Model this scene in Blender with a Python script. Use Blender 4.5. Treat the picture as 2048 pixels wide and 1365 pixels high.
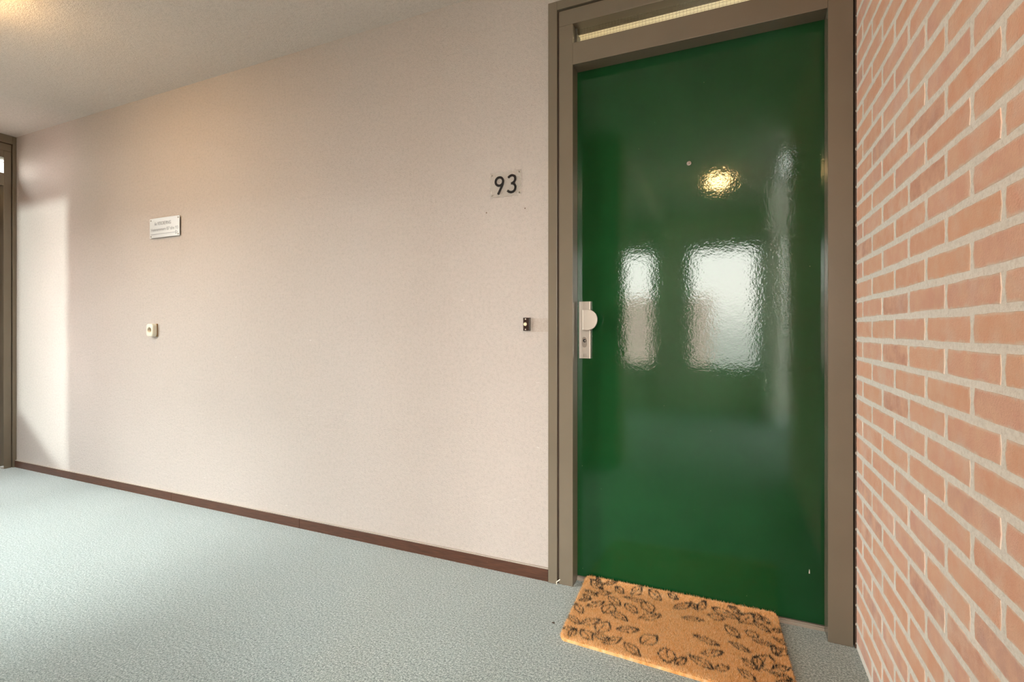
import bpy, bmesh, math, random
import numpy as np
from mathutils import Vector, Matrix

for o in list(bpy.data.objects):
    bpy.data.objects.remove(o, do_unlink=True)
S = bpy.context.scene
C = S.collection
R = math.radians
random.seed(4)

# ------------------------------------------------------------------ camera
cd = bpy.data.cameras.new('camera')
cam = bpy.data.objects.new('camera', cd); C.objects.link(cam)
cd.sensor_width = 36; cd.lens = 17.525; cd.shift_y = -0.010; cd.clip_start = 0.02
cam.location = (0, 0, 1.045); cam.rotation_euler = (R(90), 0, R(23.77))
S.camera = cam

# ------------------------------------------------------------------ world
W = bpy.data.worlds.new('overcast_sky'); S.world = W; W.use_nodes = True
wn = W.node_tree; wn.nodes.clear()
def wnode(t): return wn.nodes.new(t)
wo = wnode('ShaderNodeOutputWorld'); wb = wnode('ShaderNodeBackground')
wt = wnode('ShaderNodeTexCoord'); ws = wnode('ShaderNodeSeparateXYZ'); wr = wnode('ShaderNodeValToRGB')
wn.links.new(wt.outputs['Generated'], ws.inputs[0]); wn.links.new(ws.outputs['Z'], wr.inputs[0])
wm = wnode('ShaderNodeMapRange'); wm.inputs[1].default_value = -1; wm.inputs[2].default_value = 1
wn.links.new(ws.outputs['Z'], wm.inputs[0]); wn.links.new(wm.outputs[0], wr.inputs[0])
e = wr.color_ramp.elements
e[0].position = 0.40; e[0].color = (0.20, 0.21, 0.19, 1)
e[1].position = 0.49; e[1].color = (0.50, 0.48, 0.46, 1)
x_ = wr.color_ramp.elements.new(0.53); x_.color = (1.0, 0.93, 0.89, 1)
x_ = wr.color_ramp.elements.new(0.68); x_.color = (0.92, 0.94, 0.93, 1)
x_ = wr.color_ramp.elements.new(1.0); x_.color = (0.80, 0.95, 1.0, 1)
SKY = 10.0
wb.inputs[1].default_value = SKY
wn.links.new(wr.outputs[0], wb.inputs[0]); wn.links.new(wb.outputs[0], wo.inputs[0])

def portal(name, loc, rot, sx, sy):
    l = bpy.data.lights.new(name, 'AREA'); l.shape = 'RECTANGLE'; l.size = sx; l.size_y = sy
    l.cycles.is_portal = True
    o = bpy.data.objects.new(name, l); C.objects.link(o); o.location = loc; o.rotation_euler = rot
    return o
portal('window_portal', (-0.10, -2.90, 1.35), (R(90), 0, 0), 0.9, 1.65)       # far window of the side corridor
portal('window_portal', (-1.175, -2.90, 1.35), (R(90), 0, 0), 0.5, 1.65)
portal('window_portal', (0.88, -2.05, 1.03), (R(90), 0, 0), 1.0, 2.1)        # glazed screen beyond the brick wall
portal('window_portal', (0.92, -1.03, 2.70), (0, 0, 0), 1.0, 1.75)  # portal of the added roof opening
portal('window_portal', (-3.3, 0.08, 1.25), (R(90), 0, 0), 2.0, 2.5)         # glazing of the passage
portal('window_portal', (-4.725, 0.10, 1.2), (R(90), 0, 0), 0.6, 2.1)  # portal of the unseen slot at the left end

def lamp(name, kind, loc, power, col, size=0.05, rot=(0, 0, 0)):
    l = bpy.data.lights.new(name, kind); l.energy = power; l.color = col
    if kind == 'POINT': l.shadow_soft_size = size
    elif kind == 'AREA': l.shape = 'DISK'; l.size = size
    o = bpy.data.objects.new(name, l); C.objects.link(o); o.location = loc; o.rotation_euler = rot
    return o
# hazy sun, then an added unseen area light that throws the left wall's patch
su = bpy.data.lights.new('hazy_sun', 'SUN'); su.energy = 2.4; su.angle = R(24); su.color = (0.97, 0.98, 1.0)
so = bpy.data.objects.new('hazy_sun', su); C.objects.link(so)
so.rotation_euler = Vector((0.14, 1.0, -1.4)).to_track_quat('-Z', 'Y').to_euler()
gl = lamp('added_patch_light', 'AREA', (-4.74, -4.2, 1.75), 150, (0.84, 1.0, 0.95), 0.30, (R(90), 0, 0))

S.view_settings.view_transform = 'Standard'; S.view_settings.look = 'None'
S.view_settings.gamma = 1; S.view_settings.use_curve_mapping = False
S.view_settings.exposure = 1.4
cy = S.cycles
cy.max_bounces = 10; cy.diffuse_bounces = 6; cy.glossy_bounces = 4; cy.transparent_max_bounces = 8
cy.sample_clamp_indirect = 6.0; cy.caustics_reflective = False; cy.caustics_refractive = False
cy.blur_glossy = 0.3
try:
    cy.use_denoising = True; cy.denoiser = 'OPENIMAGEDENOISE'
except Exception: pass

# ------------------------------------------------------------------ materials
def srgb(r, g, b):
    f = lambda v: (v/255/12.92) if v/255 <= 0.04045 else ((v/255+0.055)/1.055)**2.4
    return (f(r), f(g), f(b), 1)
class Mat:
    def __init__(s, name, col=(0.5, 0.5, 0.5, 1), rough=0.5, metal=0.0, spec=0.5):
        s.m = bpy.data.materials.new(name); s.m.use_nodes = True; s.t = s.m.node_tree
        s.b = s.t.nodes['Principled BSDF']
        s.b.inputs['Base Color'].default_value = col; s.b.inputs['Roughness'].default_value = rough
        s.b.inputs['Metallic'].default_value = metal; s.b.inputs['Specular IOR Level'].default_value = spec
        s.tc = None
    def n(s, t, **k):
        x = s.t.nodes.new(t)
        for a, b in k.items(): setattr(x, a, b)
        return x
    def l(s, a, b): s.t.links.new(a, b)
    def pos(s):
        g = s.n('ShaderNodeNewGeometry'); return g.outputs['Position']
    def noise(s, scale, detail=2, rough=0.5, vec=None):
        x = s.n('ShaderNodeTexNoise'); x.inputs['Scale'].default_value = scale
        x.inputs['Detail'].default_value = detail; x.inputs['Roughness'].default_value = rough
        s.l(vec if vec is not None else s.pos(), x.inputs['Vector']); return x.outputs['Fac']
    def scaled(s, vec, v):
        m = s.n('ShaderNodeVectorMath', operation='MULTIPLY'); s.l(vec, m.inputs[0]); m.inputs[1].default_value = v
        return m.outputs[0]
    def ramp(s, fac, stops):
        r = s.n('ShaderNodeValToRGB'); s.l(fac, r.inputs[0]); el = r.color_ramp.elements
        el[0].position, el[0].color = stops[0]; el[1].position, el[1].color = stops[-1]
        for p, c in stops[1:-1]:
            q = el.new(p); q.color = c
        return r.outputs[0]
    def mix(s, fac, a, b, mode='MIX'):
        m = s.n('ShaderNodeMix', data_type='RGBA', blend_type=mode)
        for inp, v in ((m.inputs[0], fac), (m.inputs[6], a), (m.inputs[7], b)):
            if hasattr(v, 'links') or isinstance(v, bpy.types.NodeSocket): s.l(v, inp)
            else: inp.default_value = v
        return m.outputs[2]
    def math(s, op, a, b=0.0):
        m = s.n('ShaderNodeMath', operation=op)
        for inp, v in ((m.inputs[0], a), (m.inputs[1], b)):
            if isinstance(v, bpy.types.NodeSocket): s.l(v, inp)
            else: inp.default_value = v
        return m.outputs[0]
    def color(s, out): s.l(out, s.b.inputs['Base Color'])
    def bump(s, h, strength, dist):
        b = s.n('ShaderNodeBump'); b.inputs['Strength'].default_value = strength; b.inputs['Distance'].default_value = dist
        s.l(h, b.inputs['Height']); s.l(b.outputs[0], s.b.inputs['Normal']); return b
G = lambda v: (v, v, v, 1)

def plaster(name, col, marks=False):
    m = Mat(name, col, 0.75, spec=0.25)
    fine = m.noise(230, 3, 0.55); mid = m.noise(70, 2); big = m.noise(1.6, 3)
    h = m.math('ADD', m.math('MULTIPLY', fine, 0.7), m.math('MULTIPLY', mid, 0.5))
    m.bump(h, 0.7, 0.006)
    c = m.mix(m.ramp(big, [(0.35, G(0)), (0.7, G(1))]), tuple(v*0.965 for v in col[:3])+(1,), col)
    if marks:
        # flat touch-up patch of darker paint beside the bell push
        sx = m.n('ShaderNodeSeparateXYZ'); m.l(m.pos(), sx.inputs[0])
        wob = m.math('MULTIPLY', m.math('SUBTRACT', m.noise(60, 2), 0.5), 0.006)
        X = m.math('ADD', sx.outputs[0], wob); Z = m.math('ADD', sx.outputs[2], wob)
        k = m.math('MULTIPLY', m.math('GREATER_THAN', X, -0.785), m.math('LESS_THAN', X, -0.703))
        k = m.math('MULTIPLY', k, m.math('MULTIPLY', m.math('GREATER_THAN', Z, 1.040), m.math('LESS_THAN', Z, 1.098)))
        c = m.mix(m.math('MULTIPLY', k, 0.55), c, srgb(162, 144, 130))
        # pale scuffs where things rubbed against the paint
        vec = m.scaled(m.pos(), (5, 1, 22))
        sc = m.ramp(m.noise(2.3, 3, 0.6, vec), [(0.735, G(0)), (0.76, G(1))])
        low = m.math('LESS_THAN', sx.outputs[2], 1.2)
        c = m.mix(m.math('MULTIPLY', m.math('MULTIPLY', sc, low), 0.35), c, G(0.85))
    c = m.mix(m.math('MULTIPLY', m.ramp(h, [(0.48, G(0)), (0.72, G(1))]), 0.5), c, tuple(v*1.12 for v in col[:3])+(1,))  # grain relief put into the colour too: raised grains lighter, hollows darker
    c = m.mix(m.math('MULTIPLY', m.ramp(h, [(0.45, G(1)), (0.58, G(0))]), 0.5), c, tuple(v*0.86 for v in col[:3])+(1,))
    m.color(c); return m.m
M = {}
M['wall'] = plaster('wall_paint', srgb(180, 169, 163), True)
M['wall_plain'] = plaster('lobby_paint', srgb(222, 212, 202))
M['pier'] = plaster('pier_paint', srgb(146, 104, 84))
M['ceiling'] = plaster('ceiling_paint', srgb(210, 200, 194))
M['hall'] = plaster('hall_paint', srgb(240, 230, 208))

m = Mat('carpet', rough=0.95, spec=0.1)
a = m.noise(330, 3, 0.65); b = m.noise(150, 2, 0.6); big = m.noise(2.2, 3)
f = m.math('ADD', m.math('MULTIPLY', a, 0.6), m.math('MULTIPLY', b, 0.4))
c = m.ramp(f, [(0.39, srgb(40, 52, 51)), (0.46, srgb(104, 116, 113)), (0.54, srgb(158, 168, 165)), (0.62, srgb(210, 214, 211))])
c = m.mix(m.math('MULTIPLY', m.ramp(big, [(0.3, G(0)), (0.75, G(1))]), 0.22), c, srgb(104, 116, 116))
fl = m.ramp(m.noise(46, 2, 0.7), [(0.735, G(0)), (0.75, G(1))])
c = m.mix(m.math('MULTIPLY', fl, 0.5), c, srgb(60, 62, 58))
m.color(c); m.bump(f, 0.9, 0.006)
m.b.inputs['Sheen Weight'].default_value = 0.9; m.b.inputs['Sheen Roughness'].default_value = 0.35; m.b.inputs['Sheen Tint'].default_value = (0.95, 0.98, 1.0, 1)
M['carpet'] = m.m

def paint(name, col, rough, wear=0.0):
    m = Mat(name, col, rough, spec=0.5)
    n = m.noise(140, 2); m.bump(n, 0.10, 0.002)
    c = m.mix(m.ramp(m.noise(5, 3), [(0.3, G(0)), (0.7, G(1))]), tuple(v*0.92 for v in col[:3])+(1,), col)
    if wear:
        w = m.ramp(m.noise(55, 4, 0.7), [(0.76, G(0)), (0.78, G(1))])
        c = m.mix(m.math('MULTIPLY', w, wear), c, srgb(200, 190, 175))
    m.color(c); return m.m
M['frame'] = paint('frame_paint', srgb(115, 104, 90), 0.24, 0.6)
M['dark_frame'] = paint('window_paint', srgb(74, 70, 62), 0.35)
M['gap'] = Mat('gap_shade', srgb(70, 52, 42), 0.8).m  # shade in the frame grooves and beside the bricks, put into the colour

m = Mat('green_gloss', srgb(16, 84, 44), 0.5, spec=0.0)
m.b.inputs['Coat Weight'].default_value = 1.0; m.b.inputs['Coat Roughness'].default_value = 0.05; m.b.inputs['Coat IOR'].default_value = 1.5
bp = m.n('ShaderNodeBump'); bp.inputs['Strength'].default_value = 0.5; bp.inputs['Distance'].default_value = 0.00032
h = m.math('ADD', m.math('MULTIPLY', m.noise(150, 2, 0.5), 0.75), m.math('MULTIPLY', m.noise(36, 2), 0.9))
m.l(h, bp.inputs['Height']); m.l(bp.outputs[0], m.b.inputs['Coat Normal'])
g1 = m.ramp(m.noise(3.2, 4, 0.6), [(0.35, srgb(16, 58, 28)), (0.7, srgb(21, 67, 34))])
vec = m.scaled(m.pos(), (9, 9, 60)); sc = m.ramp(m.noise(3.0, 3, 0.65, vec), [(0.775, G(0)), (0.785, G(1))])
g1 = m.mix(m.math('MULTIPLY', sc, 0.35), g1, srgb(90, 130, 95))
sp = m.ramp(m.noise(85, 2, 0.7), [(0.80, G(0)), (0.81, G(1))])
g1 = m.mix(m.math('MULTIPLY', sp, 0.7), g1, srgb(205, 205, 170))
m.color(g1)
M['green'] = m.m
M['brown_gloss'] = paint('brown_gloss', srgb(62, 46, 38), 0.12)

m = Mat('baseboard_wood', rough=0.42)
vec = m.scaled(m.pos(), (4, 4, 60))
g = m.ramp(m.noise(4, 4, 0.6, vec), [(0.3, srgb(62, 38, 27)), (0.6, srgb(84, 52, 38)), (0.75, srgb(100, 66, 48))])
w = m.ramp(m.noise(60, 4, 0.75), [(0.70, G(0)), (0.74, G(1))])
m.color(m.mix(m.math('MULTIPLY', w, 0.45), g, srgb(190, 170, 150))); M['wood'] = m.m
M['caulk'] = Mat('caulk', srgb(176, 164, 154), 0.6).m

# bricks: each brick takes its own tone, edges smeared with mortar
m = Mat('brick', rough=0.85, spec=0.2)
oi = m.n('ShaderNodeObjectInfo')
tone = m.ramp(oi.outputs['Random'], [(0.0, srgb(232, 176, 152)), (0.3, srgb(238, 186, 158)), (0.55, srgb(236, 183, 163)), (0.8, srgb(228, 180, 165)), (0.93, srgb(214, 172, 160)), (1.0, srgb(224, 158, 130))])
nn = m.noise(22, 4, 0.6); tone = m.mix(m.ramp(nn, [(0.35, G(0)), (0.7, G(1))]), tone, srgb(240, 198, 174))
tone = m.mix(m.math('MULTIPLY', m.ramp(m.noise(9, 4, 0.65), [(0.5, G(0)), (0.72, G(1))]), 0.55), tone, srgb(240, 216, 204))
at = m.n('ShaderNodeAttribute'); at.attribute_name = 'edge'
edge = m.math('ADD', at.outputs['Fac'], m.math('MULTIPLY', m.math('SUBTRACT', m.noise(38, 3, 0.6), 0.5), 1.3))
tone = m.mix(m.math('MULTIPLY', m.ramp(edge, [(0.42, G(0)), (0.95, G(1))]), 0.85), tone, srgb(238, 222, 210))
m.color(tone); m.bump(m.math('ADD', m.noise(260, 3, 0.6), m.math('MULTIPLY', m.noise(45, 2), 0.8)), 0.5, 0.003)
M['brick'] = m.m
m = Mat('mortar', rough=0.95, spec=0.1)
m.color(m.ramp(m.noise(150, 4, 0.7), [(0.3, srgb(230, 223, 217)), (0.55, srgb(247, 241, 236)), (0.75, srgb(250, 247, 243))]))
m.bump(m.math('ADD', m.noise(300, 3), m.noise(60, 3)), 0.45, 0.002); M['mortar'] = m.m

def metal(name, col, rough, brushed=None):
    m = Mat(name, col, rough, 1.0)
    if brushed:
        n = m.noise(40, 3, 0.6, m.scaled(m.pos(), brushed)); m.bump(n, 0.15, 0.0006)
    return m.m
M['lock'] = metal('satin_lock_metal', srgb(172, 162, 152), 0.42, (1, 1, 12))
M['sign'] = Mat('sign_metal', srgb(200, 200, 200), 0.38, 0.55).m
M['screw'] = metal('screw_metal', srgb(150, 140, 130), 0.35)
M['threshold'] = Mat('threshold_grey', srgb(150, 136, 124), 0.5).m
M['black'] = Mat('black_plastic', srgb(14, 10, 8), 0.35).m
M['bell'] = Mat('brown_bakelite', srgb(44, 27, 18), 0.3).m
M['cream'] = Mat('cream_plastic', srgb(224, 204, 170), 0.35).m
M['ivory'] = Mat('ivory_plastic', srgb(214, 207, 192), 0.35).m
M['well'] = Mat('socket_well_plastic', srgb(150, 116, 74), 0.45).m
M['print'] = Mat('grey_print', srgb(140, 142, 146), 0.5).m
M['hole'] = Mat('hole_dark', srgb(110, 90, 76), 0.9).m
M['sliver'] = Mat('pale_sliver', srgb(220, 210, 196), 0.6).m
M['dirt'] = Mat('dry_dirt', srgb(70, 55, 45), 0.9).m
M['blocker'] = Mat('blocker_grey', srgb(96, 90, 84), 0.9).m  # dark grey of the added block, so it bounces little light
M['wire'] = metal('glass_wire', srgb(120, 110, 95), 0.5)
m = Mat('thin_glass'); t = m.t
tr = t.nodes.new('ShaderNodeBsdfTransparent'); tr.inputs[0].default_value = (0.93, 0.95, 0.93, 1)
gs = t.nodes.new('ShaderNodeBsdfGlossy'); gs.inputs['Roughness'].default_value = 0.02
lw = t.nodes.new('ShaderNodeLayerWeight'); lw.inputs['Blend'].default_value = 0.5
pw = t.nodes.new('ShaderNodeMath'); pw.operation = 'POWER'; pw.inputs[1].default_value = 5.0
fr = t.nodes.new('ShaderNodeMath'); fr.operation = 'MULTIPLY_ADD'; fr.inputs[1].default_value = 0.9; fr.inputs[2].default_value = 0.04
t.links.new(lw.outputs['Facing'], pw.inputs[0]); t.links.new(pw.outputs[0], fr.inputs[0])
mx = t.nodes.new('ShaderNodeMixShader')
t.links.new(fr.outputs[0], mx.inputs[0]); t.links.new(tr.outputs[0], mx.inputs[1]); t.links.new(gs.outputs[0], mx.inputs[2])
t.links.new(mx.outputs[0], t.nodes['Material Output'].inputs[0]); M['glass'] = m.m
m = Mat('clear_acrylic', srgb(204, 196, 188), 0.12); m.b.inputs['Alpha'].default_value = 0.22; M['acrylic'] = m.m
m = Mat('lamp_opal', srgb(255, 225, 170), 0.5)
m.b.inputs['Emission Color'].default_value = (1.0, 0.62, 0.25, 1); m.b.inputs['Emission Strength'].default_value = 42; M['opal'] = m.m
m = Mat('coir', rough=0.9, spec=0.15)
ca = m.n('ShaderNodeAttribute'); ca.attribute_name = 'tint'; m.color(ca.outputs['Color']); M['coir'] = m.m

# ------------------------------------------------------------------ helpers
def link(name, bm, mat, parent=None, smooth=False, kind=None, label=None):
    me = bpy.data.meshes.new(name); bm.normal_update(); bm.to_mesh(me); bm.free()
    if mat: me.materials.append(mat)
    if smooth:
        for p in me.polygons: p.use_smooth = True
    o = bpy.data.objects.new(name, me); C.objects.link(o)
    if parent: o.parent = parent
    if kind: o['kind'] = kind
    if label: o['label'] = label
    return o
def box(bm, x0, x1, y0, y1, z0, z1, bev=0.0):
    vs = [bm.verts.new((x, y, z)) for x in (x0, x1) for y in (y0, y1) for z in (z0, z1)]
    fs = [(0, 1, 3, 2), (4, 6, 7, 5), (0, 4, 5, 1), (2, 3, 7, 6), (0, 2, 6, 4), (1, 5, 7, 3)]
    ff = [bm.faces.new([vs[i] for i in f]) for f in fs]
    if bev:
        es = list({e for f in ff for e in f.edges})
        bmesh.ops.bevel(bm, geom=es, offset=bev, segments=2, affect='EDGES', profile=0.5)
    return vs
def boxes(name, mat, lst, parent=None, bev=0.0, **k):
    bm = bmesh.new()
    for b in lst: box(bm, *b, bev=bev)
    return link(name, bm, mat, parent, **k)
def prism(bm, pts, y0, y1):
    """polygon in XZ (counter clockwise seen from -Y) extruded from y0 (front) to y1"""
    a = [bm.verts.new((x, y0, z)) for x, z in pts]; b = [bm.verts.new((x, y1, z)) for x, z in pts]
    f = bm.faces.new(a); g = bm.faces.new(b[::-1]); n = len(pts)
    for i in range(n): bm.faces.new((a[i], b[i], b[(i+1) % n], a[(i+1) % n]))
    return f, g
def disc(bm, x, z, r, y0, y1, n=24, rz=None):
    rz = rz or r
    return prism(bm, [(x+r*math.cos(2*math.pi*i/n), z+rz*math.sin(2*math.pi*i/n)) for i in range(n)], y0, y1)
def bevel_front(bm, f, w, seg=2):
    bmesh.ops.bevel(bm, geom=list(f.edges), offset=w, segments=seg, affect='EDGES', profile=0.5)
def empty(name, loc=(0, 0, 0), parent=None, **k):
    o = bpy.data.objects.new(name, None); C.objects.link(o); o.location = loc; o.empty_display_size = 0.1
    if parent: o.parent = parent
    for a, b in k.items(): o[a] = b
    return o
def reparent(o, p):
    o.parent = p; o.matrix_parent_inverse = Matrix.Translation(p.location).inverted(); return o
def tag(o, label, cat, group=None):
    o['label'] = label; o['category'] = cat
    if group: o['group'] = group
    return o
def catmull(pts, n=8):
    P = [pts[0]]+list(pts)+[pts[-1]]; out = []
    for i in range(1, len(P)-2):
        for k in range(n):
            t = k/n; q = []
            for d in range(2):
                p0, p1, p2, p3 = P[i-1][d], P[i][d], P[i+1][d], P[i+2][d]
                q.append(0.5*(2*p1+(p2-p0)*t+(2*p0-5*p1+4*p2-p3)*t*t+(3*p1-p0-3*p2+p3)*t**3))
            out.append(tuple(q))
    out.append(tuple(pts[-1])); return out
def stroke(bm, pts, w, y0, y1, closed=False):
    n = len(pts); L = []; Rr = []
    for i in range(n):
        a = pts[(i-1) % n] if (closed or i) else pts[i]; b = pts[(i+1) % n] if (closed or i < n-1) else pts[i]
        d = Vector((b[0]-a[0], b[1]-a[1])).normalized(); nx, nz = -d.y*w/2, d.x*w/2
        L.append((pts[i][0]+nx, pts[i][1]+nz)); Rr.append((pts[i][0]-nx, pts[i][1]-nz))
    rows = [[bm.verts.new((p[0], y, p[1])) for p in s] for s, y in ((L, y0), (Rr, y0), (L, y1), (Rr, y1))]
    m_ = n if closed else n-1
    for i in range(m_):
        j = (i+1) % n
        bm.faces.new((rows[0][i], rows[1][i], rows[1][j], rows[0][j]))
        bm.faces.new((rows[0][i], rows[0][j], rows[2][j], rows[2][i]))
        bm.faces.new((rows[1][j], rows[1][i], rows[3][i], rows[3][j]))
    if not closed:
        bm.faces.new((rows[0][0], rows[2][0], rows[3][0], rows[1][0]))
        bm.faces.new((rows[0][-1], rows[1][-1], rows[3][-1], rows[2][-1]))

# ------------------------------------------------------------------ setting
ZC = 2.532
boxes('floor', M['carpet'], [(-5.2, 1.42, 0.02, 2.30, -0.15, 0.0), (-1.65, 1.42, -2.98, 0.02, -0.15, 0.0)], kind='structure')
boxes('ceiling', M['ceiling'], [(-5.2, 0.62, 0.02, 2.12, ZC, ZC+0.2), (-1.65, 0.42, -2.98, 0.02, ZC, ZC+0.2), (0.42, 1.42, -0.04, 0.02, ZC, ZC+0.2), (0.42, 1.42, -2.98, -1.92, ZC, ZC+0.2)], kind='structure')
# wall that carries the green door
boxes('wall_back', M['wall'], [(-5.06, -0.6964, 1.97, 2.12, 0.0, ZC), (-0.6964, 0.372, 1.97, 2.12, 2.403, ZC)], kind='structure')
wb_ = bpy.data.objects['wall_back']
for x, z in ((-0.9906, 1.5663), (-0.8068, 1.568)):
    bm = bmesh.new(); disc(bm, x, z, 0.0028, 1.9685, 1.975, 10); link('screw_hole', bm, M['hole'], wb_)
# passage wall facing it, with the pier beside the camera
boxes('wall_front', M['pier'], [(-2.30, -0.78, 0.02, 0.27, 0, ZC), (-4.30, -2.30, 0.02, 0.27, 2.48, ZC), (-4.44, -4.30, 0.02, 0.27, 0, ZC)], kind='structure')
bm = bmesh.new()
prism(bm, [(-5.06, 0.0), (-4.44, 0.0), (-4.44, 0.51), (-4.60, 0.58), (-4.93, 0.80), (-5.06, 0.80)], 0.02, 0.27)  # unseen slot, its sloped sill shaped to cut the added light's patch
box(bm, -5.06, -4.44, 0.02, 0.27, 1.92, ZC)
box(bm, -5.06, -4.93, 0.02, 0.27, 0.80, 1.92)
link('wall_front', bm, M['pier'], kind='structure')
boxes('wall_left', M['wall_plain'], [(-5.2, -5.06, 0.02, 0.93, 0, ZC)], kind='structure')
# side corridor / lobby behind the camera
boxes('wall_lobby', M['wall_plain'], [(-1.65, -1.55, -2.98, 0.02, 0, ZC)], kind='structure')
boxes('wall_far', M['wall_plain'], [
    (-1.55, 0.62, -2.98, -2.84, 0, 0.55), (-1.55, 0.62, -2.98, -2.84, 2.14, ZC),
    (-1.55, -1.41, -2.98, -2.84, 0.55, 2.14), (-0.94, -0.53, -2.98, -2.84, 0.55, 2.14), (0.33, 0.62, -2.98, -2.84, 0.55, 2.14),
    (-0.86, -0.76, -2.84, -2.66, 0, ZC)], kind='structure')
boxes('wall_corridor', M['wall_plain'], [(0.365, 0.385, -2.84, -1.92, 0, ZC), (0.385, 1.37, -2.02, -1.92, 2.06, ZC), (1.37, 1.42, -2.02, -0.04, 0, ZC), (0.52, 1.42, -0.04, 0.10, 0, ZC)], kind='structure')
boxes('trim_1', M['ceiling'], [(-0.86, -0.78, -2.66, 0.02, 2.38, ZC)], kind='structure')

def window(name, x0, x1, y0, y1, z0, z1, axis, t=0.05, mull=()):
    w = empty(name, (x0, y0, z0), kind='structure')
    if axis == 'x':
        fr_ = [(x0, x0+t, y0, y1, z0, z1), (x1-t, x1, y0, y1, z0, z1), (x0+t, x1-t, y0, y1, z0, z0+t), (x0+t, x1-t, y0, y1, z1-t, z1)]
        for q in mull: fr_.append((q-t/2, q+t/2, y0, y1, z0+t, z1-t))
        pn = (x0+t, x1-t, (y0+y1)/2-0.003, (y0+y1)/2+0.003, z0+t, z1-t)
    else:
        fr_ = [(x0, x1, y0, y0+t, z0, z1), (x0, x1, y1-t, y1, z0, z1), (x0, x1, y0+t, y1-t, z0, z0+t), (x0, x1, y0+t, y1-t, z1-t, z1)]
        pn = ((x0+x1)/2-0.003, (x0+x1)/2+0.003, y0+t, y1-t, z0+t, z1-t)
    reparent(boxes('window_frame', M['dark_frame'], fr_), w); reparent(boxes('pane', M['glass'], [pn]), w)
    return w
window('window_1', -0.53, 0.33, -2.94, -2.88, 0.55, 2.14, 'x')
window('window_2', -1.41, -0.94, -2.94, -2.88, 0.55, 2.14, 'x')
window('window_3', 0.385, 1.37, -1.98, -1.95, 0.0, 2.06, 'x', 0.014)
window('window_4', -4.30, -2.30, 0.10, 0.16, 0.0, 2.48, 'x', 0.05)
boxes('added_rooflight', M['glass'], [(0.42, 1.42, -1.92, -0.04, ZC+0.05, ZC+0.056)], kind='structure')   # unseen roof opening added to bring more daylight into the corridor
# unseen block added to keep low sky light off the long wall
boxes('sky_blocker', M['blocker'], [(-4.50, -1.65, -4.0, -1.35, -3.0, 2.9)], kind='structure')

boxes('wall_neighbour', Mat('neighbour_brick', srgb(240, 205, 196), 0.9).m, [(-7.0, -0.6, -14.0, -12.0, -10.0, 2.1)], kind='structure')

# ---- baseboard, three lengths of stained board with a bead of paint on top
bb = empty('baseboard_back', (-5.0, 1.958, 0), kind='structure')
for x0, x1 in ((-5.03, -3.151), (-3.149, -2.091), (-2.089, -0.699)):
    bm = bmesh.new(); box(bm, x0, x1, 1.958, 1.970, -0.002, 0.050, bev=0.0015); reparent(link('board', bm, M['wood']), bb)
reparent(boxes('caulk', M['caulk'], [(-5.03, -0.6985, 1.9595, 1.970, 0.0505, 0.0535)]), bb)

# ------------------------------------------------------------------ brick wall
wr_ = boxes('wall_right', M['mortar'], [(0.3761, 0.52, -0.04, 1.955, 0, ZC)], kind='structure')
boxes('gap_shade_slab', M['gap'], [(0.3715, 0.52, 1.9555, 2.12, 0, ZC)], kind='structure')  # slab between frame and bricks, coloured dark as the shade there
def brick_mesh(L, seed, H=0.0495, D=0.045):
    rnd = random.Random(seed)
    nx = max(2, int(L/0.035)); pts = []
    j = lambda s=0.0011: rnd.uniform(-s, s)
    cr = 0.004
    for i in range(nx+1):
        t = i/nx; y = -L/2+cr+(L-2*cr)*t; pts.append((y, -H/2+j()))
    pts.append((L/2+j(), 0)); 
    for i in range(nx, -1, -1):
        t = i/nx; y = -L/2+cr+(L-2*cr)*t; pts.append((y, H/2+j()))
    pts.append((-L/2+j(), 0))
    bm = bmesh.new(); lay = bm.verts.layers.float.new('edge')
    def ring(s, x, e):
        out = []
        for y, z in pts:
            v = bm.verts.new((x, y-math.copysign(min(s, abs(y)), y), z-math.copysign(min(s, abs(z)), z) if abs(z) > 1e-6 else 0)); v[lay] = e; out.append(v)
        return out
    r0 = ring(0, D, 1.0); r1 = ring(0, 0.0022, 1.0); r2 = ring(0.0016, 0.0004+j(0.0003), 0.75); r3 = ring(0.011, j(0.0002), 0.0)
    n = len(pts)
    for a, b in ((r0, r1), (r1, r2), (r2, r3)):
        for i in range(n): bm.faces.new((a[i], a[(i+1) % n], b[(i+1) % n], b[i]))
    bm.faces.new(r3)
    bmesh.ops.recalc_face_normals(bm, faces=bm.faces)
    me = bpy.data.meshes.new('brick'); bm.to_mesh(me); bm.free(); me.materials.append(M['brick'])
    return me
full = [brick_mesh(0.211, i) for i in range(7)]
cut_cache = {}
def cut_mesh(L, seed):
    k = (round(L, 3), seed)
    if k not in cut_cache: cut_cache[k] = brick_mesh(L, 50+seed)
    return cut_cache[k]
YE = 1.955; YS = -0.04; P = 0.220; CO = 0.0625
cs, sn = math.cos(R(23.77)), math.sin(R(23.77))
def inview(y, z):
    r = cs*0.375+sn*y; f_ = -sn*0.375+cs*y
    if f_ <= 0.05: return False
    u, v = r/f_, (z-1.045)/f_
    return u < 1.06 and abs(v) < 0.72
rest = bmesh.new(); rest.verts.layers.float.new('edge'); count = 0
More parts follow.
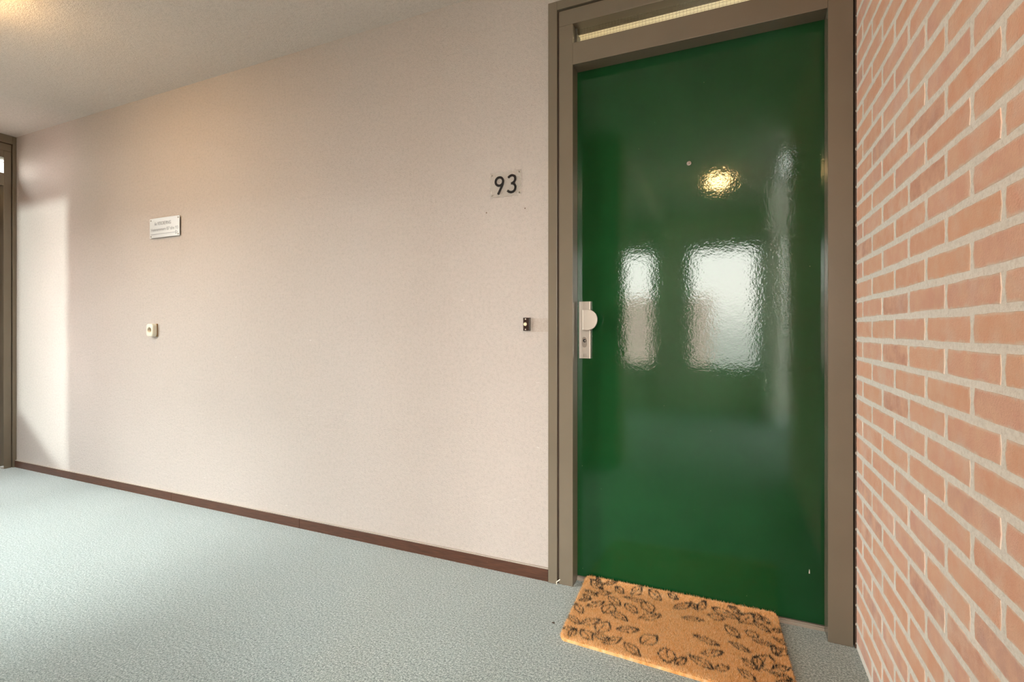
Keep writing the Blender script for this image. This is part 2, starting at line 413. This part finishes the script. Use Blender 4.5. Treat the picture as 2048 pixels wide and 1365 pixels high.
for row in range(-17, 24):
    z = 1.080+CO*row+CO/2
    zt = 1.080+CO*row
    if z+0.025 > ZC-0.002: continue
    ph = 0.987 if row % 2 == 0 else 1.0945
    k0 = int((YS-ph)//P)-1
    for k in range(k0, k0+14):
        a, b = ph+P*k+0.0045, ph+P*(k+1)-0.0045
        a = max(a, YS+0.001); b = min(b, YE-random.uniform(0, 0.002))
        if b-a < 0.02: continue
        L = b-a; yc = (a+b)/2
        me = random.choice(full) if L > 0.209 else cut_mesh(L, row % 2)
        dx = random.uniform(-0.0005, 0.0005); dz = random.uniform(-0.0010, 0.0010)
        rot = random.uniform(-0.004, 0.004)
        vis = inview(b, z-0.03) or inview(b, z+0.03) or inview(a, z) or inview(yc, z)
        if vis and count < 300:
            o = bpy.data.objects.new('brick', me); C.objects.link(o); o.parent = wr_
            o.location = (0.375+dx, yc, z+dz); o.rotation_euler = (rot, 0, 0); count += 1
        else:
            n0 = len(rest.verts); rest.from_mesh(me); rest.verts.ensure_lookup_table()
            for v in rest.verts[n0:]: v.co = v.co+Vector((0.375+dx, yc, z+dz))
link('brick_field', rest, M['brick'], wr_, kind='stuff')
bm = bmesh.new()
for row in range(-17, 24):                                  # mortar squeezed out at the end of each bed joint
    z = 1.080+CO*row
    r = random.uniform(0.003, 0.0055)
    q = bmesh.ops.create_icosphere(bm, subdivisions=1, radius=r)['verts']
    for v in q: v.co = Vector((0.3745+v.co.x*0.55, 1.9535+v.co.y*0.7, z+v.co.z*random.uniform(0.8, 1.3)))
link('mortar_blob', bm, M['caulk'], wr_, kind='stuff')

# ------------------------------------------------------------------ apartment door
d1 = empty('door_1', (-0.148, 1.96, 0), kind='structure')
def dpart(name, mat, lst, bev=0.0012, **k):
    return reparent(boxes(name, mat, lst, bev=bev, **k), d1)
dpart('casing', M['frame'], [(-0.6964, -0.6577, 1.953, 2.10, 0.0, 2.403), (-0.6577, 0.3678, 1.953, 2.10, 2.3665, 2.403)])
dpart('groove', M['gap'], [(-0.6577, -0.6512, 1.968, 2.09, 0, 2.3665), (-0.6512, 0.3678, 1.968, 2.09, 2.360, 2.3665)], bev=0)
dpart('door_post', M['frame'], [(-0.6512, -0.5924, 1.959, 2.029, 0, 2.2972)])
dpart('door_post', M['frame'], [(0.2959, 0.3678, 1.957, 2.029, 0, 2.360)], bev=0.002)
dpart('frame_head', M['frame'], [(-0.6512, 0.2955, 1.959, 2.05, 2.2980, 2.360)])
dpart('transom_bar', M['frame'], [(-0.5922, 0.2957, 1.9585, 2.029, 2.130, 2.2195)])
dpart('rebate', M['dark_frame'], [(-0.640, -0.5935, 2.029, 2.075, 0, 2.298), (0.2975, 0.366, 2.029, 2.075, 0, 2.36), (-0.5935, 0.2975, 2.050, 2.075, 2.14, 2.218)], bev=0)
dpart('glazing_bead', M['dark_frame'], [(-0.5922, -0.5862, 1.998, 2.003, 2.2195, 2.298), (0.290, 0.2957, 1.998, 2.003, 2.2195, 2.298)], bev=0.0008)
dpart('glass_pane', M['glass'], [(-0.5922, 0.2957, 2.004, 2.008, 2.2195, 2.2978)], bev=0)
wires = []
x = -0.588
while x < 0.294: wires.append((x, x+0.0006, 2.0028, 2.0034, 2.2195, 2.298)); x += 0.0127
z = 2.224
while z < 2.297: wires.append((-0.5922, 0.2957, 2.0028, 2.0034, z, z+0.0006)); z += 0.0127
dpart('wire_mesh', M['wire'], wires, bev=0, kind='stuff')
dpart('threshold', M['threshold'], [(-0.5922, 0.2957, 2.020, 2.075, -0.002, 0.0115), (-0.5922, 0.2957, 2.024, 2.075, 0.0115, 0.0145)], bev=0.0008)
leaf = dpart('leaf', M['green'], [(-0.5985, 0.3020, 2.030, 2.070, 0.0165, 2.1345)], bev=0.0015)
def lpart(name, bm, mat, smooth=False, label=None):
    o = link(name, bm, mat, None, smooth, label=label); o.parent = leaf
    o.matrix_parent_inverse = leaf.matrix_world.inverted() if False else Matrix.Identity(4)
    return o
# security escutcheon with fixed D shaped knob and lock cylinder
bm = bmesh.new(); f, g = prism(bm, [(-0.5806, 0.9306), (-0.5325, 0.9306), (-0.5325, 1.1662), (-0.5806, 1.1662)], 2.014, 2.030)
es = [e for e in f.edges if min(v.co.x for v in e.verts) > -0.54]
bmesh.ops.bevel(bm, geom=es, offset=0.0045, segments=2, affect='EDGES', profile=0.5)
es = [e for e in bm.edges if max(v.co.y for v in e.verts) < 2.0141 and max(v.co.x for v in e.verts) < -0.58+0.05 and e.calc_length() > 0.03]
lpart('escutcheon', bm, M['lock'], label='satin metal lock plate')
bm = bmesh.new(); pts = [(-0.5570, 1.0475), (-0.5350, 1.0475)]
for i in range(1, 16):
    t = -math.pi/2+math.pi*i/16; pts.append((-0.5350+0.0395*math.cos(t), 1.0895+0.0425*math.sin(t)))
pts += [(-0.5350, 1.1315), (-0.5570, 1.1315)]
f, g = prism(bm, pts, 1.978, 1.986); bevel_front(bm, f, 0.0016)
prism(bm, [(-0.553, 1.056), (-0.538, 1.056), (-0.538, 1.122), (-0.553, 1.122)], 1.985, 2.014)
lpart('door_knob', bm, M['lock'])
bm = bmesh.new(); oval = []
for i in range(24):
    t = 2*math.pi*i/24; oval.append((-0.5578+0.0108*math.cos(t), 0.9974+0.0108*math.sin(t)+(0.0108 if math.sin(t) > 0 else -0.0108)))
f, g = prism(bm, oval, 2.0118, 2.0145); bevel_front(bm, f, 0.001); lpart('cylinder_guard', bm, M['screw'])
bm = bmesh.new(); disc(bm, -0.5572, 1.004, 0.0072, 2.0112, 2.0135, 20); lpart('keyhole_dark', bm, M['black'])  # black disc drawn for the dark inside the keyhole
bm = bmesh.new(); bmesh.ops.create_icosphere(bm, subdivisions=2, radius=0.0042, matrix=Matrix.Translation((-0.5558, 2.0118, 1.0035))); lpart('lock_cylinder', bm, M['lock'], True)
bm = bmesh.new()
for zz in (0.9375, 0.941, 0.9445): box(bm, -0.5625, -0.5495, 2.0136, 2.0142, zz, zz+0.0016)
box(bm, -0.5625, -0.5605, 2.0136, 2.0142, 0.9375, 0.9495); box(bm, -0.5605, -0.5495, 2.0136, 2.0142, 0.9480, 0.9495)
lpart('stamped_mark', bm, M['screw'])
bm = bmesh.new(); f, g = disc(bm, -0.1497, 1.6895, 0.0085, 2.0265, 2.030, 20); bevel_front(bm, f, 0.0015)
bmesh.ops.create_icosphere(bm, subdivisions=2, radius=0.0055, matrix=Matrix.Translation((-0.1497, 2.0275, 1.6895)))
lpart('door_viewer', bm, M['lock'], True)
bm = bmesh.new(); prism(bm, [(0.2490, 0.1895), (0.2525, 0.1890), (0.2518, 0.2010), (0.2505, 0.2050)], 2.0288, 2.0300)
lpart('paint_chip', bm, M['sliver'])

# entrance hall of the flat, seen through the wired transom
boxes('wall_hall', M['hall'], [(-1.05, -0.95, 2.12, 4.0, 0, ZC), (0.60, 0.70, 2.12, 4.0, 0, ZC), (-1.05, 0.70, 4.0, 4.1, 0, ZC), (-1.05, 0.70, 2.12, 4.1, ZC, ZC+0.1), (-1.05, 0.70, 2.30, 4.1, -0.1, 0)], kind='structure')
lamp('hall_light', 'POINT', (-0.15, 3.1, 2.2), 8, (1.0, 0.92, 0.78), 0.1)

# ------------------------------------------------------------------ glazed door at the far left end
d2 = empty('door_2', (-5.03, 1.45, 0), kind='structure')
def d2part(name, mat, lst, bev=0.0012, **k): return reparent(boxes(name, mat, lst, bev=bev, **k), d2)
X0 = -5.06
d2part('casing', M['frame'], [(X0-0.1, -5.022, 1.947, 1.9685, 0, 2.53), (X0-0.1, -5.022, 0.93, 1.947, 2.468, 2.53)])
d2part('groove', M['gap'], [(X0-0.1, -5.042, 1.941, 1.947, 0, 2.468), (X0-0.1, -5.042, 0.93, 1.941, 2.462, 2.468)], bev=0)
d2part('door_post', M['frame'], [(X0-0.06, -5.030, 1.898, 1.941, 0.0, 2.408)])
d2part('door_post', M['frame'], [(X0-0.06, -5.030, 0.93, 1.00, 0.0, 2.408)])
d2part('frame_head', M['frame'], [(X0-0.06, -5.030, 0.93, 1.941, 2.409, 2.462)])
d2part('frame_head', M['frame'], [(X0-0.06, -5.0302, 1.0, 1.898, 2.356, 2.4085)])
d2part('transom_bar', M['frame'], [(X0-0.06, -5.0302, 1.0, 1.898, 2.143, 2.238)])
d2part('glass_pane', M['glass'], [(-5.099, -5.095, 1.0, 1.898, 2.238, 2.356)], bev=0)
d2part('wire_mesh', M['wire'], [(-5.103, -5.100, 1.0, 1.898, 2.333, 2.339)], bev=0)
d2part('leaf', M['brown_gloss'], [(-5.135, -5.095, 0.99, 1.905, 0.012, 2.16)])

# ------------------------------------------------------------------ things on the wall
# house number
t = empty('number_plate', (-0.897, 1.966, 1.682)); tag(t, 'clear house number plate reading 93 on the wall left of the green door', 'sign')
bm = bmesh.new(); f, g = prism(bm, [(-0.9705, 1.6275), (-0.8235, 1.6285), (-0.8235, 1.7370), (-0.9705, 1.7360)], 1.9650, 1.9685); bevel_front(bm, f, 0.0006, 1)
reparent(link('plate', bm, M['acrylic']), t)
bm = bmesh.new(); ring = [(-0.9253+0.0180*math.cos(2*math.pi*i/36), 1.6952+0.0180*math.sin(2*math.pi*i/36)) for i in range(36)]
stroke(bm, ring, 0.0100, 1.9636, 1.9652, True)
stroke(bm, catmull([(-0.9073, 1.6945), (-0.9080, 1.6880), (-0.9125, 1.6760), (-0.9205, 1.6600), (-0.9320, 1.6395)], 6), 0.0100, 1.9637, 1.9652)
stroke(bm, catmull([(-0.8830, 1.7062), (-0.8775, 1.7110), (-0.8690, 1.7148), (-0.8600, 1.7138), (-0.8525, 1.7085), (-0.8500, 1.6985), (-0.8530, 1.6890), (-0.8620, 1.6815), (-0.8698, 1.6808)], 6), 0.0100, 1.9636, 1.9652)
stroke(bm, catmull([(-0.8698, 1.6808), (-0.8590, 1.6790), (-0.8515, 1.6715), (-0.8490, 1.6620), (-0.8520, 1.6515), (-0.8600, 1.6445), (-0.8700, 1.6430), (-0.8790, 1.6460), (-0.8870, 1.6520)], 6), 0.0100, 1.9637, 1.9652)
reparent(link('numerals', bm, M['black'], label='black numerals 93'), t)
for x, z in ((-0.9612, 1.7255), (-0.8315, 1.7262), (-0.9612, 1.6370), (-0.8315, 1.6378)):
    bm = bmesh.new(); f, g = disc(bm, x, z, 0.0030, 1.9635, 1.9655, 12); bevel_front(bm, f, 0.0006, 1); reparent(link('screw', bm, M['screw']), t)

# bell push
t = empty('doorbell', (-0.7936, 1.965, 1.0725)); tag(t, 'dark brown bell push with a cream button, between the number plate and the door frame', 'doorbell')
bm = bmesh.new(); f, g = prism(bm, [(-0.8105, 1.045), (-0.7815, 1.045), (-0.7815, 1.1005), (-0.8105, 1.1005)], 1.9570, 1.9690); bevel_front(bm, f, 0.0015)
reparent(link('base_plate', bm, M['bell']), t)
bm = bmesh.new(); f, g = disc(bm, -0.8000, 1.0728, 0.0075, 1.9535, 1.9575, 24); bevel_front(bm, f, 0.0012); reparent(link('button', bm, M['cream'], None, True), t)
for z in (1.0945, 1.0508):
    bm = bmesh.new(); f, g = disc(bm, -0.7995, z, 0.0028, 1.9558, 1.9575, 14); bevel_front(bm, f, 0.0006, 1); reparent(link('screw', bm, M['sliver']), t)

# wall socket
t = empty('wall_socket', (-3.33, 1.955, 1.0485)); tag(t, 'small white surface mounted wall socket below the direction sign', 'socket')
bm = bmesh.new(); f, g = prism(bm, [(-3.364, 1.0085), (-3.298, 1.0085), (-3.298, 1.0890), (-3.364, 1.0890)], 1.9640, 1.9690); reparent(link('back_box', bm, M['well']), t)
# cover with a round well: outer rounded square ring to circle
bm = bmesh.new(); n = 40; cx, cz = -3.333, 1.0490; rw = 0.0175
def sq(t, hx, hz, r=5.0):
    c, s = math.cos(t), math.sin(t); k = (abs(c)**r+abs(s)**r)**(-1/r); return (cx+hx*k*c, cz+hz*k*s)
rings = []
for (y, fn) in ((1.9628, lambda t: sq(t, 0.0345, 0.0410)), (1.9440, lambda t: sq(t, 0.0335, 0.0400)), (1.9400, lambda t: sq(t, 0.0310, 0.0375)), (1.9385, lambda t: sq(t, 0.0260, 0.0325)),
                (1.9385, lambda t: (cx+0.0205*math.cos(t), cz+0.0205*math.sin(t))), (1.9400, lambda t: (cx+rw*math.cos(t), cz+rw*math.sin(t))), (1.9560, lambda t: (cx+rw*math.cos(t), cz+rw*math.sin(t)))):
    rings.append([bm.verts.new((fn(2*math.pi*i/n)[0], y, fn(2*math.pi*i/n)[1])) for i in range(n)])
for a, b in zip(rings, rings[1:]):
    for i in range(n): bm.faces.new((a[i], b[i], b[(i+1) % n], a[(i+1) % n]))
bmesh.ops.recalc_face_normals(bm, faces=bm.faces)
reparent(link('cover', bm, M['ivory'], None, True), t)
bm = bmesh.new(); disc(bm, cx, cz, 0.0176, 1.9555, 1.9600, 32); reparent(link('socket_well', bm, M['well']), t)
bm = bmesh.new(); disc(bm, cx-0.0095, cz, 0.0024, 1.9548, 1.9560, 12); disc(bm, cx+0.0095, cz, 0.0024, 1.9548, 1.9560, 12); reparent(link('pin_hole', bm, M['black']), t)

# floor direction sign: slightly bowed plate
t = empty('direction_sign', (-3.222, 1.96, 1.689)); tag(t, 'small brushed metal floor direction sign with an arrow, above the wall socket', 'sign')
xa, xb, za, zb = -3.366, -3.075, 1.6275, 1.7490
bow = lambda x: 1.9610-0.0040*math.sin(math.pi*(x-xa)/(xb-xa))
bm = bmesh.new(); nseg = 12; rows = []
for i in range(nseg+1):
    x = xa+(xb-xa)*i/nseg; y = bow(x); rows.append([bm.verts.new(p) for p in ((x, y, za), (x, y, zb), (x, y+0.0015, zb), (x, y+0.0015, za))])
for a, b in zip(rows, rows[1:]):
    for i in range(4): bm.faces.new((a[i], b[i], b[(i+1) % 4], a[(i+1) % 4]))
bm.faces.new(rows[0]); bm.faces.new(rows[-1][::-1]); bmesh.ops.recalc_face_normals(bm, faces=bm.faces)
reparent(link('plate', bm, M['sign'], None), t)
for x, z in ((xa+0.014, zb-0.011), (xb-0.012, zb-0.011), (xa+0.014, za+0.010), (xb-0.012, za+0.010)):
    bm = bmesh.new(); disc(bm, x, z, 0.0042, bow(x)-0.0015, 1.969, 12); reparent(link('screw', bm, M['screw']), t)
def words(txt, x, z, size, sx, name):
    cu = bpy.data.curves.new(name, 'FONT'); cu.body = txt; cu.size = size; cu.extrude = 0.0002; cu.align_x = 'LEFT'
    tmp = bpy.data.objects.new(name, cu); C.objects.link(tmp); bpy.context.view_layer.update()
    me = bpy.data.meshes.new_from_object(tmp.evaluated_get(bpy.context.evaluated_depsgraph_get()))
    bpy.data.objects.remove(tmp)
    w = max(v.co.x for v in me.vertices)-min(v.co.x for v in me.vertices); k = sx/w; x00 = min(v.co.x for v in me.vertices)
    for v in me.vertices:
        px = x+(v.co.x-x00)*k; v.co = Vector((px, bow(px)-0.0004-v.co.z, z+v.co.y))
    me.materials.clear(); me.materials.append(M['print'])
    o = bpy.data.objects.new(name, me); C.objects.link(o); reparent(o, t)
words('6e VERDIEPING', -3.312, 1.7045, 0.030, 0.160, 'lettering')
words('Huisnummers 87 t/m 93', -3.350, 1.6685, 0.028, 0.262, 'lettering')
bm = bmesh.new()
for i in range(12):
    x0_, x1_ = xa+0.014+0.243*i/12, xa+0.014+0.243*(i+1)/12
    y = min(bow(x0_), bow(x1_)); box(bm, x0_, x1_, y-0.0008, y+0.001, 1.6485, 1.6508)
xh = xa+0.257; y = bow(xh)-0.0009
stroke(bm, [(xh, 1.6395), (xh, 1.6600), (xh+0.019, 1.6497)], 0.0028, y, y+0.001, True)
reparent(link('arrow', bm, M['print']), t)

# ------------------------------------------------------------------ ceiling lamps
def ceiling_lamp(x, y, label):
    t = empty('ceiling_lamp', (x, y, ZC)); tag(t, label, 'lamp')
    bm = bmesh.new(); bmesh.ops.create_cone(bm, segments=40, radius1=0.125, radius2=0.125, depth=0.028, cap_ends=True, matrix=Matrix.Translation((x, y, ZC-0.014)))
    reparent(link('base', bm, M['ivory']), t)
    bm = bmesh.new(); bmesh.ops.create_uvsphere(bm, u_segments=32, v_segments=16, radius=0.105)
    bmesh.ops.delete(bm, geom=[v for v in bm.verts if v.co.z > 0.001], context='VERTS')
    for v in bm.verts: v.co = Vector((x+v.co.x, y+v.co.y, ZC-0.028+v.co.z*0.6))
    reparent(link('shade', bm, M['opal'], None, True), t)
ceiling_lamp(-3.02, 0.95, 'round opal ceiling lamp over the passage beside the long wall')
ceiling_lamp(-0.115, -1.15, 'round opal ceiling lamp over the side corridor, mirrored in the green door')

# ------------------------------------------------------------------ coir doormat
LEAVES = [(-0.471, 1.96, -0.528, 2.0, 0.3), (-0.471, 1.96, -0.506, 2.013, 0.2), (-0.478, 1.991, -0.422, 2.012, 0.12), (-0.534, 1.932, -0.476, 1.906, 0.2), (-0.488, 1.926, -0.433, 1.947, 0.3), (-0.533, 1.896, -0.493, 1.873, 0.3), (-0.535, 1.848, -0.494, 1.873, 0.25), (-0.496, 1.818, -0.442, 1.877, 0.22), (-0.437, 1.923, -0.381, 1.871, 0.3), (-0.426, 1.797, -0.407, 1.869, 0.42), (-0.408, 1.822, -0.338, 1.787, 0.27), (-0.539, 1.823, -0.498, 1.765, 0.25), (-0.368, 1.898, -0.316, 1.846, 0.3), (-0.383, 1.941, -0.296, 1.936, 0.15), (-0.306, 1.943, -0.266, 1.87, 0.35), (-0.305, 1.817, -0.233, 1.871, 0.25), (-0.54, 1.736, -0.489, 1.699, 0.25), (-0.489, 1.699, -0.43, 1.754, 0.25), (-0.538, 1.652, -0.491, 1.665, 0.25), (-0.501, 1.615, -0.493, 1.667, 0.3), (-0.422, 1.678, -0.398, 1.75, 0.42), (-0.475, 1.67, -0.426, 1.629, 0.38), (-0.435, 1.663, -0.365, 1.651, 0.22), (-0.39, 1.626, -0.339, 1.677, 0.3), (-0.364, 1.721, -0.291, 1.748, 0.28), (-0.325, 1.659, -0.265, 1.607, 0.27), (-0.273, 1.673, -0.232, 1.738, 0.42), (-0.195, 1.685, -0.181, 1.61, 0.42), (-0.425, 1.994, -0.387, 1.964, 0.35), (-0.361, 1.969, -0.323, 2.012, 0.35), (-0.298, 2.01, -0.245, 1.97, 0.3), (-0.226, 2.009, -0.187, 1.996, 0.3), (-0.199, 1.933, -0.141, 1.989, 0.25), (-0.139, 1.995, -0.115, 1.96, 0.3), (-0.115, 1.96, -0.09, 2.009, 0.3), (-0.166, 1.885, -0.091, 1.899, 0.2), (-0.08, 1.942, -0.022, 1.936, 0.42), (-0.068, 1.991, 0.026, 1.955, 0.2), (-0.012, 2.01, 0.035, 1.987, 0.2), (0.028, 1.933, 0.071, 1.998, 0.38), (0.071, 1.993, 0.101, 1.988, 0.4), (-0.02, 1.899, 0.024, 1.838, 0.28), (0.042, 1.891, 0.083, 1.867, 0.42), (0.07, 1.965, 0.12, 1.913, 0.22), (0.065, 1.844, 0.129, 1.836, 0.22), (-0.119, 1.795, -0.037, 1.767, 0.18), (-0.011, 1.806, 0.057, 1.767, 0.17), (-0.088, 1.699, -0.025, 1.735, 0.28), (0.129, 1.832, 0.131, 1.788, 0.35), (0.131, 1.788, 0.162, 1.832, 0.35), (-0.123, 1.677, -0.05, 1.635, 0.25), (-0.16, 1.611, -0.132, 1.658, 0.3), (-0.046, 1.64, -0.008, 1.667, 0.35), (0.029, 1.729, 0.075, 1.687, 0.25), (0.075, 1.69, 0.074, 1.756, 0.3), (0.075, 1.69, 0.111, 1.776, 0.42), (0.02, 1.669, 0.065, 1.631, 0.3), (0.113, 1.717, 0.164, 1.736, 0.3), (0.104, 1.693, 0.166, 1.678, 0.22), (0.125, 1.928, 0.163, 1.945, 0.3), (0.126, 1.887, 0.172, 1.859, 0.2), (0.123, 1.966, 0.101, 1.993, 0.35), (0.117, 1.641, 0.164, 1.665, 0.3)]
FL, FR, BR, BL = np.array((-0.530, 1.604)), np.array((0.176, 1.571)), np.array((0.150, 2.020)), np.array((-0.553, 2.014))
def mat_point(u, v):
    u = u[:, None]; v = v[:, None]
    return (1-u)*(1-v)*FL+u*(1-v)*FR+u*v*BR+(1-u)*v*BL
rng = np.random.default_rng(3)
def lift(v):                                   # the back edge rides up on the threshold
    return 0.020*np.clip((v-0.90)/0.10, 0, 1)**1.3
segs = []
for ax, ay, bx, by, w in LEAVES:
    A = np.array((ax, ay)); B = np.array((bx, by)); d = B-A; Ln = np.linalg.norm(d)
    if Ln < 0.01: continue
    nrm = np.array((-d[1], d[0]))
    for sgn in (1, -1):
        prev = A
        for i in range(1, 9):
            s_ = i/8; q = A+d*s_+nrm*sgn*w*0.84*math.sin(math.pi*s_); segs.append((prev, q, 0.0021+0.0012*(i > 6))); prev = q
    segs.append((A, A+d*0.72+nrm*0.03, 0.0018))
SA = np.array([s_[0] for s_ in segs]); SB = np.array([s_[1] for s_ in segs]); SW = np.array([s_[2] for s_ in segs])
def ink(P2):
    out = np.zeros(len(P2), bool); near = np.full(len(P2), 9.0)
    for a_, b_, w_ in zip(SA, SB, SW):
        ab = b_-a_; L2 = max(ab@ab, 1e-9); tt = np.clip(((P2-a_)@ab)/L2, 0, 1)
        dd = np.linalg.norm(P2-(a_+tt[:, None]*ab), axis=1)-w_; near = np.minimum(near, dd)
    return near
def tints(P2, uv):
    n = len(P2); near = ink(P2)
    base = np.array([[0.80, 0.42, 0.17], [0.86, 0.52, 0.26], [0.70, 0.32, 0.10], [0.90, 0.62, 0.36]])
    c_ = base[rng.choice(4, n, p=[0.4, 0.3, 0.15, 0.15])]*rng.uniform(0.95, 1.2, (n, 1))
    dk = near < rng.normal(0.0, 0.0007, n)
    c_[dk] = np.array((0.045, 0.035, 0.030))*rng.uniform(0.6, 1.6, (dk.sum(), 1))
    return np.concatenate([np.clip(c_, 0, 1), np.ones((n, 1))], 1)
# rounded corners
def inside(u, v):
    x = np.minimum(u, 1-u)*0.71; y = np.minimum(v, 1-v)*0.42; r = 0.018
    return ~((x < r) & (y < r) & ((r-x)**2+(r-y)**2 > r*r))
dm = empty('doormat', (-0.19, 1.80, 0)); tag(dm, 'orange brown coir doormat printed with black leaf outlines, before the green door', 'doormat')
nu, nv = 72, 44
uu, vv = np.meshgrid(np.linspace(0, 1, nu), np.linspace(0, 1, nv)); uu = uu.ravel(); vv = vv.ravel()
xr = np.minimum(uu, 1-uu)*0.71; yr = np.minimum(vv, 1-vv)*0.42; r_ = 0.018
p2 = mat_point(uu, vv)
cor = (xr < r_) & (yr < r_); dist = np.sqrt((r_-xr)**2+(r_-yr)**2)
cen = mat_point(np.full(1, 0.5), np.full(1, 0.5))[0]
pull = np.where(cor & (dist > r_), (dist-r_), 0)
dirc = (cen-p2)/np.linalg.norm(cen-p2, axis=1)[:, None]
p2 = p2+dirc*pull[:, None]
ztop = 0.011+lift(vv)
verts = [(p2[i, 0], p2[i, 1], ztop[i]) for i in range(len(p2))]+[(p2[i, 0], p2[i, 1], 0.001+lift(vv[i:i+1])[0]) for i in range(len(p2))]
N = nu*nv; faces = []
for j in range(nv-1):
    for i in range(nu-1):
        a = j*nu+i; faces.append((a, a+1, a+nu+1, a+nu)); faces.append((N+a, N+a+nu, N+a+nu+1, N+a+1))
bd = [i for i in range(nu)]+[j*nu+nu-1 for j in range(1, nv)]+[(nv-1)*nu+i for i in range(nu-2, -1, -1)]+[j*nu for j in range(nv-2, 0, -1)]
for a, b in zip(bd, bd[1:]+bd[:1]): faces.append((a, N+a, N+b, b))
me = bpy.data.meshes.new('backing'); me.from_pydata(verts, [], faces); me.materials.append(M['coir'])
ca = me.color_attributes.new('tint', 'FLOAT_COLOR', 'POINT')
tc = tints(p2, None); tc[:, :3] *= 0.8; ca.data.foreach_set('color', np.concatenate([tc, tc]).ravel().astype(np.float32))
o = bpy.data.objects.new('backing', me); C.objects.link(o); reparent(o, dm)
# fibres: thin three sided spikes
NF = 62000
u = rng.random(NF); v = rng.random(NF); k = inside(u, v); u = u[k]; v = v[k]
ne = 5200                                       # extra fibres along the edges, leaning outward
ue = rng.random(ne); side = rng.integers(0, 4, ne)
u2 = np.where(side == 0, ue, np.where(side == 1, ue, np.where(side == 2, 0.002, 0.998)))
v2 = np.where(side == 0, 0.003, np.where(side == 1, 0.996, ue)); k2 = inside(u2, v2); u2 = u2[k2]; v2 = v2[k2]; side = side[k2]
u = np.concatenate([u, u2]); v = np.concatenate([v, v2]); n = len(u)
b2 = mat_point(u, v); zb = 0.0105+lift(v)
lean = rng.normal(0, 0.0032, (n, 2)); ln = rng.uniform(0.006, 0.0115, n)
m0 = n-len(u2); out = np.zeros((len(u2), 2))
out[side == 0] = (0, -0.004); out[side == 1] = (0, 0.001); out[side == 2] = (-0.0045, 0); out[side == 3] = (0.0045, 0)
lean[m0:] += out; zb[m0:] -= rng.uniform(0, 0.009, len(u2)); ln[m0:] *= 0.7
tip = np.concatenate([b2+lean, (zb+ln)[:, None]], 1)
ang = rng.random(n)*2*math.pi; rad = 0.00075
V = np.zeros((n, 4, 3))
for q in range(3):
    V[:, q, 0] = b2[:, 0]+rad*np.cos(ang+q*2.094); V[:, q, 1] = b2[:, 1]+rad*np.sin(ang+q*2.094); V[:, q, 2] = zb
V[:, 3] = tip
F = (np.arange(n)[:, None, None]*4+np.array([[0, 1, 3], [1, 2, 3], [2, 0, 3]])[None]).reshape(-1, 3)
me = bpy.data.meshes.new('fibres'); me.vertices.add(n*4); me.vertices.foreach_set('co', V.ravel())
me.loops.add(len(F)*3); me.loops.foreach_set('vertex_index', F.ravel().astype(np.int32))
me.polygons.add(len(F)); me.polygons.foreach_set('loop_start', (np.arange(len(F))*3).astype(np.int32)); me.polygons.foreach_set('loop_total', np.full(len(F), 3, np.int32))
me.update(calc_edges=True); me.validate(); me.materials.append(M['coir'])
ca = me.color_attributes.new('tint', 'FLOAT_COLOR', 'POINT')
tc = np.repeat(tints(b2, None), 4, axis=0); ca.data.foreach_set('color', tc.ravel().astype(np.float32))
o = bpy.data.objects.new('fibres', me); C.objects.link(o); o['kind'] = 'stuff'; reparent(o, dm)

# ------------------------------------------------------------------ small litter
bm = bmesh.new()
pts = [(-0.6575, 1.9500, 0.000), (-0.6585, 1.9480, 0.010), (-0.6560, 1.9475, 0.015), (-0.6500, 1.9480, 0.019), (-0.6440, 1.9490, 0.025)]
rows = []
for p in pts: rows.append([bm.verts.new((p[0]+a, p[1]+b, p[2]+c)) for a, b, c in ((-0.0018, 0, 0.001), (0.0018, 0, -0.001), (0, 0.0012, 0))])
for a, b in zip(rows, rows[1:]):
    for i in range(3): bm.faces.new((a[i], a[(i+1) % 3], b[(i+1) % 3], b[i]))
bm.faces.new(rows[0][::-1]); bm.faces.new(rows[-1])
tag(link('paint_curl', bm, M['sliver']), 'tiny pale curl of loose paint at the foot of the left door post', 'litter')
bm = bmesh.new(); bmesh.ops.create_icosphere(bm, subdivisions=1, radius=0.005)
for v_ in bm.verts: v_.co = Vector((-0.582+v_.co.x*1.4, 1.688+v_.co.y*0.7, 0.0022+v_.co.z*0.45))
tag(link('dirt_crumb', bm, M['dirt']), 'small dark crumb on the carpet left of the doormat', 'litter')
